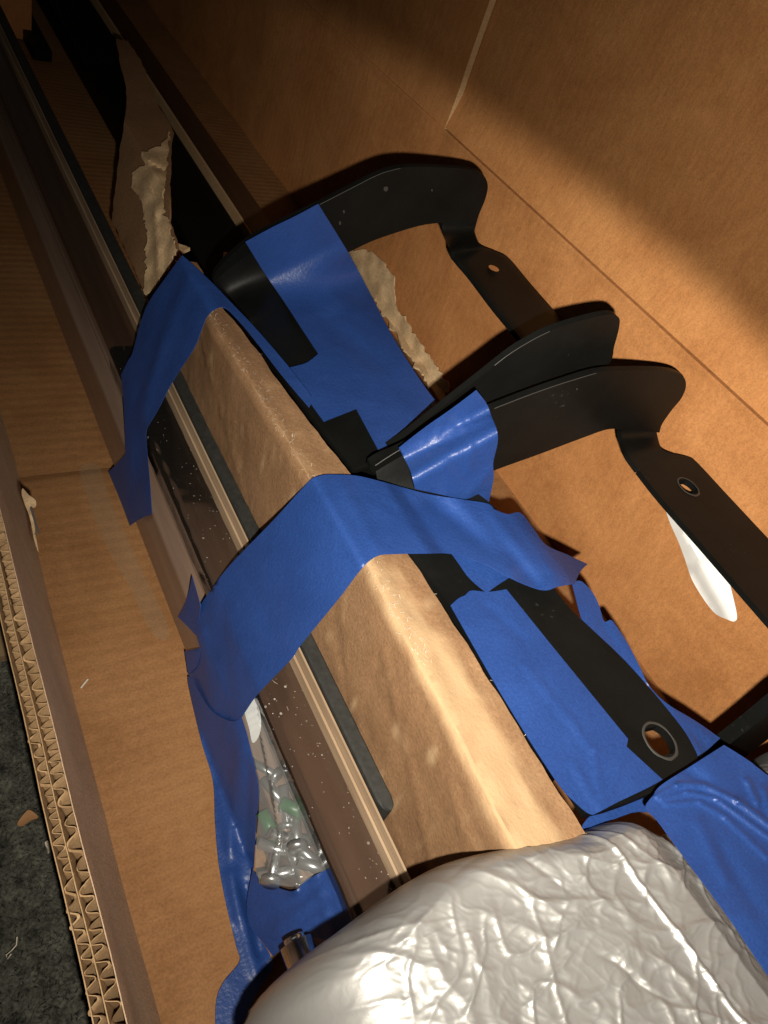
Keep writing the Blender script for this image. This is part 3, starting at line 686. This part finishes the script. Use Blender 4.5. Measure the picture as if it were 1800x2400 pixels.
# main near band
tape('broad blue tape band across the near end of the sleeve with a pointed right end', [(760, 1112, 1), (830, 1114), (900, 1130), (1000, 1157), (1080, 1170), (1142, 1180), (1157, 1193, 1), (1190, 1205), (1220, 1202), (1250, 1238), (1280, 1277), (1330, 1300), (1377, 1322, 1), (1360, 1340), (1347, 1368, 1), (1310, 1374), (1283, 1383), (1250, 1377), (1193, 1353), (1136, 1322), (1060, 1298), (1000, 1297), (930, 1298), (884, 1303), (846, 1334), (794, 1402), (705, 1511), (682, 1545), (606, 1624), (570, 1675), (508, 1769), (499, 1816, 1), (487, 1762), (465, 1718), (443, 1581, 1), (456, 1550), (469, 1523), (461, 1487), (466, 1429), (488, 1391), (542, 1321), (640, 1220), (721, 1131), (740, 1118)], chord, step=9, amp=.0006, sc=45, seed=5,
     extra=creases([((1010, 1170), (1260, 1360), -.0030, 26), ((1060, 1160), (1200, 1330), .0022, 22), ((1150, 1200), (1280, 1370), .0016, 16), ((800, 1130), (880, 1280), .0009, 16), ((470, 1480), (510, 1740), .0022, 18), ((520, 1420), (540, 1680), -.0010, 16)]))
tape('small torn blue tape corner sticking out left of the broad band', [(450, 1350, 1), (470, 1420, 1), (462, 1492, 1), (436, 1465), (417, 1446, 1), (437, 1405)], SEC([(.1125, .002), (.1175, .046), (.1185, .075)]), step=9, amp=.0012, sc=120, k=3)
tape('small bright blue tape flap between the broad band and the box floor', [(433, 1526, 1), (470, 1518, 1), (462, 1560), (440, 1580, 1)], SEC([(.1110, .002), (.1165, .046), (.1185, .07)]), step=9, amp=.001, sc=120, k=3)
# left hanging strip and the patch below the hardware bag
left = SEC([(.060, .0035), (.1030, .0040), (.1105, .0060), (.1155, .0400), (.1215, .0560), (.1255, .0640)])
tape('long blue tape strip hanging down left of the hardware bag', [(440, 1585), (490, 1660), (540, 1690), (566, 1682, 1), (578, 1720), (586, 1752), (597, 1800), (606, 1855), (600, 1920), (597, 1980), (594, 2034, 1), (580, 2090), (580, 2140), (590, 2175), (618, 2215), (637, 2246), (636, 2275), (600, 2330), (560, 2420, 1), (505, 2420, 1), (507, 2345), (525, 2300), (561, 2254), (553, 2215), (529, 2115), (512, 2020), (504, 1925), (499, 1830), (470, 1730)], left, step=8, amp=.0007, sc=40, seed=8,
     extra=creases([((560, 1760), (540, 1990), .0018, 14), ((585, 1800), (575, 2000), -.0012, 9), ((520, 1850), (560, 2150), .0016, 16), ((575, 2080), (610, 2230), -.0022, 14), ((540, 2050), (600, 2280), .0016, 14)]))
low = SEC([(.100, .0030), (.1125, .0300), (.1190, .0400), (.1260, .0520)])
tape('blue tape patch with a pale curled edge below the hardware bag', [(592, 2036, 1), (600, 2050), (635, 2072), (665, 2086), (692, 2088), (716, 2064), (738, 2052), (772, 2034, 1), (800, 2100), (832, 2185), (800, 2210), (705, 2195), (640, 2242, 1), (612, 2205), (586, 2170), (578, 2120)], low, amp=.0010, sc=55, seed=9,
     extra=creases([((592, 2040), (690, 2090), .0022, 9), ((690, 2090), (740, 2050), .0018, 8), ((640, 2190), (760, 2090), .0016, 9), ((620, 2150), (720, 2100), -.0010, 10), ((738, 2055), (785, 2200), .0012, 4), ((670, 2200), (760, 2140), .0012, 9)]))
# tape along the foot strap of the far bracket
ya = ya1-.0008
def t5(p):
    a = PY(p, ya1-.0062); b_ = PZ(p, .1300)
    # plate above, foot strap below, a hollow bridge between them
    v = (p[1]-(600+.0*(p[0]-700)) - (p[0]-700)*-.48)
    t = max(0, min(1, (v-20)/150)); t = t*t*(3-2*t)
    q = a.lerp(b_, t); return q+(CAM-q).normalized()*(.0016+.0085*math.sqrt(4*t*(1-t)))
tape('blue tape strip stuck over the arm and foot of the far bracket', [(575, 567, 1), (640, 532), (690, 508), (746, 478, 1), (818, 595), (868, 688), (923, 793), (999, 911), (1060, 985, 1), (960, 1050), (890, 1060, 1), (835, 958, 1), (759, 988, 1), (700, 905), (674, 862, 1), (700, 856), (722, 848), (746, 829, 1), (670, 713), (620, 640)], t5, amp=.0005, sc=40, seed=11,
     extra=creases([((660, 700), (800, 620), .0014, 30), ((740, 730), (900, 860), -.0016, 26), ((780, 700), (860, 740), .0012, 20)]))
# fold over the near bracket's arm
def t3(p):
    t = max(0, min(1, (p[1]-(1050-(p[0]-957)*.55))/90)); return PY(p, ya2-.0062-.016*t*t*(3-2*t))
tape('crumpled blue tape wrapped over the left end of the near bracket arm', [(935, 1050, 1), (1000, 1000), (1060, 958), (1117, 915, 1), (1140, 945), (1152, 976), (1165, 1010), (1166, 1040), (1156, 1085), (1157, 1120), (1144, 1186, 1), (1063, 1166), (973, 1146, 1), (965, 1115), (957, 1093)], t3, step=8, amp=.0006, sc=60, seed=13,
     extra=creases([((945, 1060), (1145, 980), .0014, 7), ((990, 1030), (1060, 1000), .0010, 5), ((1050, 960), (1020, 1030), .0009, 5), ((1080, 985), (1110, 1060), .0008, 5), ((1100, 970), (1100, 1100), .0007, 5), ((1060, 1080), (1120, 1160), -.0012, 12), ((1090, 1170), (1150, 1100), .0010, 10)]))
t7 = zb(.1296)
tape('blue tape strip laid along the foot strap of the near bracket', [(1056, 1419, 1), (1075, 1402), (1090, 1395), (1105, 1384), (1145, 1387), (1187, 1381, 1), (1300, 1521), (1472, 1732, 1), (1469, 1750, 1), (1553, 1827, 1), (1517, 1847), (1448, 1880), (1402, 1904), (1384, 1908), (1351, 1883), (1300, 1825), (1180, 1635)], t7, amp=.0003, sc=40, seed=15, step=11,
     extra=creases([((1230, 1560), (1330, 1680), .0008, 5), ((1330, 1680), (1390, 1760), .0010, 5), ((1390, 1760), (1412, 1890), .0010, 5), ((1345, 1790), (1400, 1895), .0009, 5), ((1468, 1752), (1412, 1895), .0010, 5), ((1140, 1420), (1230, 1500), -.0006, 8)]))
tape('short torn blue tape end showing beneath the broad band', [(1050, 1285, 1), (1210, 1340, 1), (1193, 1354), (1165, 1372), (1145, 1387, 1), (1133, 1383), (1099, 1353), (1075, 1320)], zb(.1296), amp=.0003, step=10)
tape('loose blue tape edge sagging right of the near bracket foot', [(1340, 1366, 1), (1362, 1362), (1389, 1389), (1404, 1419), (1416, 1456), (1432, 1453), (1445, 1468), (1472, 1509), (1498, 1560), (1520, 1605), (1562, 1648), (1631, 1690), (1688, 1730, 1), (1640, 1775, 1), (1560, 1720), (1400, 1540)], zb(.1215), amp=.0014, sc=60, seed=18, step=11,
     extra=creases([((1430, 1455), (1520, 1605), .0022, 7), ((1570, 1660), (1640, 1770), .0016, 12), ((1600, 1680), (1660, 1730), .0012, 8)]))

# ================================================================== foil bundle
FB = thing('foil_bundle', 'crinkled silver foil padded bundle in the near corner of the box', 'bundle')
def fz0(x, y):
    # padded slab: far edge at ye(x), left end at xl, shoulder on the right; softly rounded
    ye = .0400-.004*max(0, (x-.13)/.06)+.003*math.sin(x*60)-.016*max(0, min(1, (x-.195)/.02))+.017*max(0, min(1, (x-.245)/.02))
    t = .1440 - .16*max(0, .10-x) - .55*max(0, min(.030, x-.192-.10*(-y)))
    d = ye-y; dl = x-.062
    a = 1-max(0, min(1, d/.016)); bb = 1-max(0, min(1, dl/.030))
    q = min(1, math.sqrt(a*a+bb*bb))
    return .088 + (t-.088)*math.sqrt(max(0, 1-q*q))
rs_ = random.Random(5); FCR = []
for k in range(34):
    cx, cy = rs_.uniform(.085, .20), rs_.uniform(-.06, .035); a = -.75+rs_.gauss(0, .55); L = rs_.uniform(.008, .030)
    FCR.append(((cx-L*math.cos(a), cy-L*math.sin(a)), (cx+L*math.cos(a), cy+L*math.sin(a)), rs_.uniform(.0004, .0010)*rs_.choice((1, 1, -1)), rs_.uniform(.0007, .0016)))
def fcrease(x, y):
    s_ = 0
    for a, b, h, w in FCR:
        if x < min(a[0], b[0])-.004 or x > max(a[0], b[0])+.004 or y < min(a[1], b[1])-.004 or y > max(a[1], b[1])+.004: continue
        d, t = seg_d(x, y, a, b); s_ += h*math.sin(math.pi*t)*math.exp(-(d/w)**1.3)
    return s_
def fz(x, y):
    p = Vector((x*.8+y*.5, y*.8-x*.5, 0))
    z = fz0(x, y)
    pm = max(0, min(1, (z-.09)/.03))
    u, v = (x-y)*.7071, (x+y)*.7071
    wx, wy = .0055*N((u, v, 0), 45, 1)+.0018*N((u, v, 0), 130, 11), .0055*N((u, v, 0), 45, 2)+.0018*N((u, v, 0), 130, 12)
    q = Vector(((u+wx)*.50, v+wy, 0)); q2 = Vector((u+wy, (v-wx)*.6, 3)); q3 = Vector(((x+wx)*.45, y+wy, 5))
    amp = .40+.5*(.5+N((x, y, 2), 30, 13))
    rg = lambda n: max(0, 1-abs(n)*4.6)**1.3
    amp *= .15+.85*max(0, min(1, (x-.085+.6*y)/.03))
    z += pm*amp*(.0013*rg(N(q, 62, 3)) + .0009*rg(N(q2, 110, 5)) + .00048*rg(N(q3, 210, 6)) + .00020*rg(N(q, 380, 7))) + pm*fcrease(x+wx*.4, y+wy*.4) + pm*.0005*N((u, v, 0), 45, 9)
    xl = .178+.10*(-y)
    z += pm*.0012*math.exp(-((x-xl)/.0010)**2)
    return z
rows = []; nx, ny = 560, 300
for j in range(ny+1):
    y = .045-.125*j/ny if j < ny-24 else .045-.125*(ny-24)/ny-.0075*(j-ny+24)
    rows.append([Vector((.045+.27*i/nx, y, fz(.045+.27*i/nx, y))) for i in range(nx+1)])
fo = grid('foil_skin', rows, M['foil'], FB)
bm = bmesh.new(); bm.from_mesh(fo.data)
bmesh.ops.delete(bm, geom=[v for v in bm.verts if v.co.z < .0885], context='VERTS')
bm.to_mesh(fo.data); bm.free()
def FO(p, lift=.0008, fn=fz0):
    d = ray(p); lo, hi = .05, .60
    t = .15/d.length
    st_ = .0006/d.length
    while t < .5/d.length:
        q = CAM+d*t
        if q.z <= fn(q.x, q.y)+lift: return q
        t += st_
    return PZ(p, .12)
tape('wide blue tape drawn with fanned wrinkles over the silver foil bundle', [(1697, 1746, 1), (1757, 1784), (1830, 1840), (2300, 2190, 1), (2300, 3010, 1), (2050, 2640), (1800, 2286), (1714, 2159), (1622, 2034), (1578, 1974), (1540, 1922), (1513, 1893), (1529, 1866), (1551, 1839), (1620, 1795)], lambda p: PZ(p, .1405+.006*max(0, min(1, (p[1]-1850)/300))), step=6, amp=.0006, sc=60, seed=21,
     extra=creases([((1540, 1866), (1590, 1838), .0016, 6), ((1590, 1838), (1650, 1840), .0018, 6), ((1650, 1840), (1730, 1878), .0018, 6), ((1730, 1878), (1820, 1945), .0018, 7), ((1550, 1874), (1610, 1856), .0012, 5), ((1610, 1856), (1680, 1872), .0013, 5), ((1680, 1872), (1820, 1975), .0014, 5), ((1560, 1884), (1640, 1880), .0010, 5), ((1640, 1880), (1700, 1915), .0010, 6), ((1700, 1915), (1800, 2010), .0010, 7), ((1752, 1830), (1775, 1880), .0020, 8), ((1790, 1850), (1810, 1910), .0018, 9), ((1640, 1930), (1700, 2060), .0010, 16), ((1600, 1800), (1650, 1830), -.0012, 14), ((1690, 1990), (1780, 2140), -.0008, 18)]))
tape('dark blue tape end tucked between foil bundle and bracket foot', [(1370, 1945), (1384, 1912), (1450, 1890), (1530, 1845), (1640, 1780), (1700, 1748), (1690, 1790), (1580, 1850), (1530, 1900), (1480, 1905)], zb(.118), step=12, amp=.001, k=4)

# ================================================================== hardware bag, rod, paper, bits
BG = thing('hardware_bag', 'clear zip plastic bag of metal fixings between blue tape and bronze profile', 'bag')
bsec = SEC([(.1120, .036), (.1175, .0400), (.1275, .0520)])
patch('bag_film', smooth_poly([(568, 1672), (592, 1650), (612, 1690), (650, 1780), (700, 1900), (760, 2030), (735, 2052), (690, 2082), (620, 2068), (596, 2034), (606, 1860), (586, 1752)], 4), lambda p: bsec(p)+Vector((0, 0, .002)), M['bag'], BG, step=6, amp=.0013, sc=140, thick=0,
      extra=creases([((600, 1660), (640, 1860), .0020, 4), ((640, 1860), (655, 1960), .0022, 5), ((655, 1960), (632, 2060), .0016, 4), ((620, 2030), (690, 2075), .0014, 6), ((650, 2030), (700, 2060), .0014, 4)]))
patch('zip_strip', smooth_poly([(568, 1668), (590, 1648), (606, 1690), (604, 1730), (588, 1752), (580, 1720)], 4), lambda p: bsec(p)+Vector((0, 0, .0042)), M['zip'], BG, step=6, amp=.0004, sc=100, thick=.0002,
      extra=creases([((572, 1690), (604, 1672), .0006, 2), ((576, 1704), (606, 1688), .0006, 2), ((580, 1718), (606, 1704), .0006, 2)]))
def fastener(p, ang, L, r, m, head):
    c = bsec(p)+Vector((.002, 0, -.0052)); bm = bmesh.new()
    bmesh.ops.create_cone(bm, cap_ends=True, segments=14, radius1=r, radius2=r, depth=L)
    if head:
        g = bmesh.ops.create_cone(bm, cap_ends=True, segments=14, radius1=r*1.9, radius2=r*1.6, depth=r*1.1)
        for v in g['verts']: v.co.z += L/2
    o = from_bm('screw' if m is M['zinc'] else 'wall_plug', bm, m, BG, True); o.location = c; o.rotation_euler = (math.pi/2+random.uniform(-.3, .3), 0, ang)
for p, a, L, r, m_, h in (((720, 2000), .5, .022, .0024, M['zinc'], 1), ((690, 1930), -.4, .02, .0024, M['zinc'], 1), ((650, 1985), .9, .018, .0022, M['zinc'], 1), ((660, 2040), 1.3, .02, .0024, M['zinc'], 1), ((690, 2010), .1, .02, .0026, M['zinc'], 1), ((628, 1930), .2, .014, .0028, M['green'], 0), ((690, 1890), .8, .014, .0028, M['green'], 0), ((640, 1850), .3, .016, .0022, M['zinc'], 1), ((610, 1790), .5, .016, .002, M['zinc'], 1), ((672, 1960), 1.0, .018, .0024, M['zinc'], 1), ((640, 2010), -.6, .018, .0024, M['zinc'], 1), ((735, 2025), .9, .016, .0026, M['zinc'], 1), ((665, 1880), -.2, .016, .0022, M['zinc'], 1), ((700, 1960), 1.2, .016, .0024, M['zinc'], 0)):
    fastener(p, a, L, r, m_, h)
RD = thing('chrome_rod', 'short shiny chrome tube end poking out under the foil bundle', 'rod')
a, b2 = PZ((700, 2265), .045), PZ((735, 2190), .045)
bm = bmesh.new(); bmesh.ops.create_cone(bm, cap_ends=True, segments=28, radius1=.0062, radius2=.0062, depth=.05)
bmesh.ops.bevel(bm, geom=[e for e in bm.edges if abs(e.verts[0].co.z-e.verts[1].co.z) < 1e-6], offset=.0022, segments=4, affect='EDGES')
o = from_bm('tube', bm, M['chrome'], RD, True); o.location = PZ((705, 2240), .045)+Vector((0, -.018, 0)); o.rotation_euler = (math.pi/2, 0, 0)
PP = patch('paper_scrap', smooth_poly([(1552, 1172, 1), (1590, 1205), (1640, 1260), (1700, 1335), (1712, 1375), (1727, 1440), (1722, 1456), (1705, 1452), (1670, 1432), (1625, 1365), (1605, 1310), (1590, 1270), (1570, 1225)], 5), lambda p: PX(p, .392), M['paper'], step=9, amp=.0012, sc=60, thick=.0012,
     extra=lambda x, y: .0055*max(0, 1-seg_d(x, y, (1575, 1200), (1712, 1450))[0]/34)+.002*max(0, 1-seg_d(x, y, (1640, 1330), (1690, 1300))[0]/16)-.0015*max(0, 1-seg_d(x, y, (1612, 1330), (1680, 1436))[0]/9))
tag(PP, 'white leaf-shaped paper scrap lying behind the near bracket strap', 'paper')
# staple with torn paper on the cut wall
ST = thing('staple', 'bent metal staple with torn paper on the inside of the cut wall', 'staple')
patch('torn_paper', smooth_poly([(36, 1150), (50, 1165), (66, 1178), (66, 1192), (52, 1196), (60, 1215), (66, 1262), (72, 1300), (62, 1270), (54, 1225), (42, 1190), (34, 1165)], 4), lambda p: on_wall(p, .003), M['card_torn'], ST, step=6, amp=.0015, sc=200, thick=.0004, jag=1.5)
bm = bmesh.new(); wire(bm, [on_wall(p, .004) for p in ((50, 1196), (54, 1215), (60, 1235), (66, 1252), (58, 1262))], .0005); from_bm('wire', bm, M['zinc'], ST, True)
# bits on carpet and floor
lf = patch('dry_leaf', smooth_poly([(40, 1930), (58, 1905), (70, 1898), (90, 1915), (72, 1922), (50, 1936)], 3), lambda p: PZ(p, ZC+.005), M['leaf'], step=7, amp=.002, sc=200, thick=.0004); tag(lf, 'small dry brown leaf crumb on the dark carpet', 'leaf')
def string(label, pts, z, m, r):
    bm = bmesh.new(); wire(bm, [PZ(p, z) for p in pts], r, 5); o = from_bm('fibre_bit', bm, m, None, True); tag(o, label, 'fibre')
string('thin pale curled thread on the dark carpet near the box corner', [(40, 2196), (38, 2215), (28, 2228), (14, 2238), (18, 2248), (26, 2236)], ZC+.006, M['fibre'], .0003)
string('tiny pale paper splinter on the box floor', [(190, 1612), (196, 1604), (206, 1592)], .0025, M['fibre'], .0005)
pb = patch('pebble', smooth_poly([(105, 1975), (114, 1970), (120, 1980), (112, 1990)], 4), lambda p: PZ(p, ZC+.006), M['fibre'], step=5, thick=.003, amp=.001, sc=300); tag(pb, 'small pale crumb on the dark carpet', 'crumb')
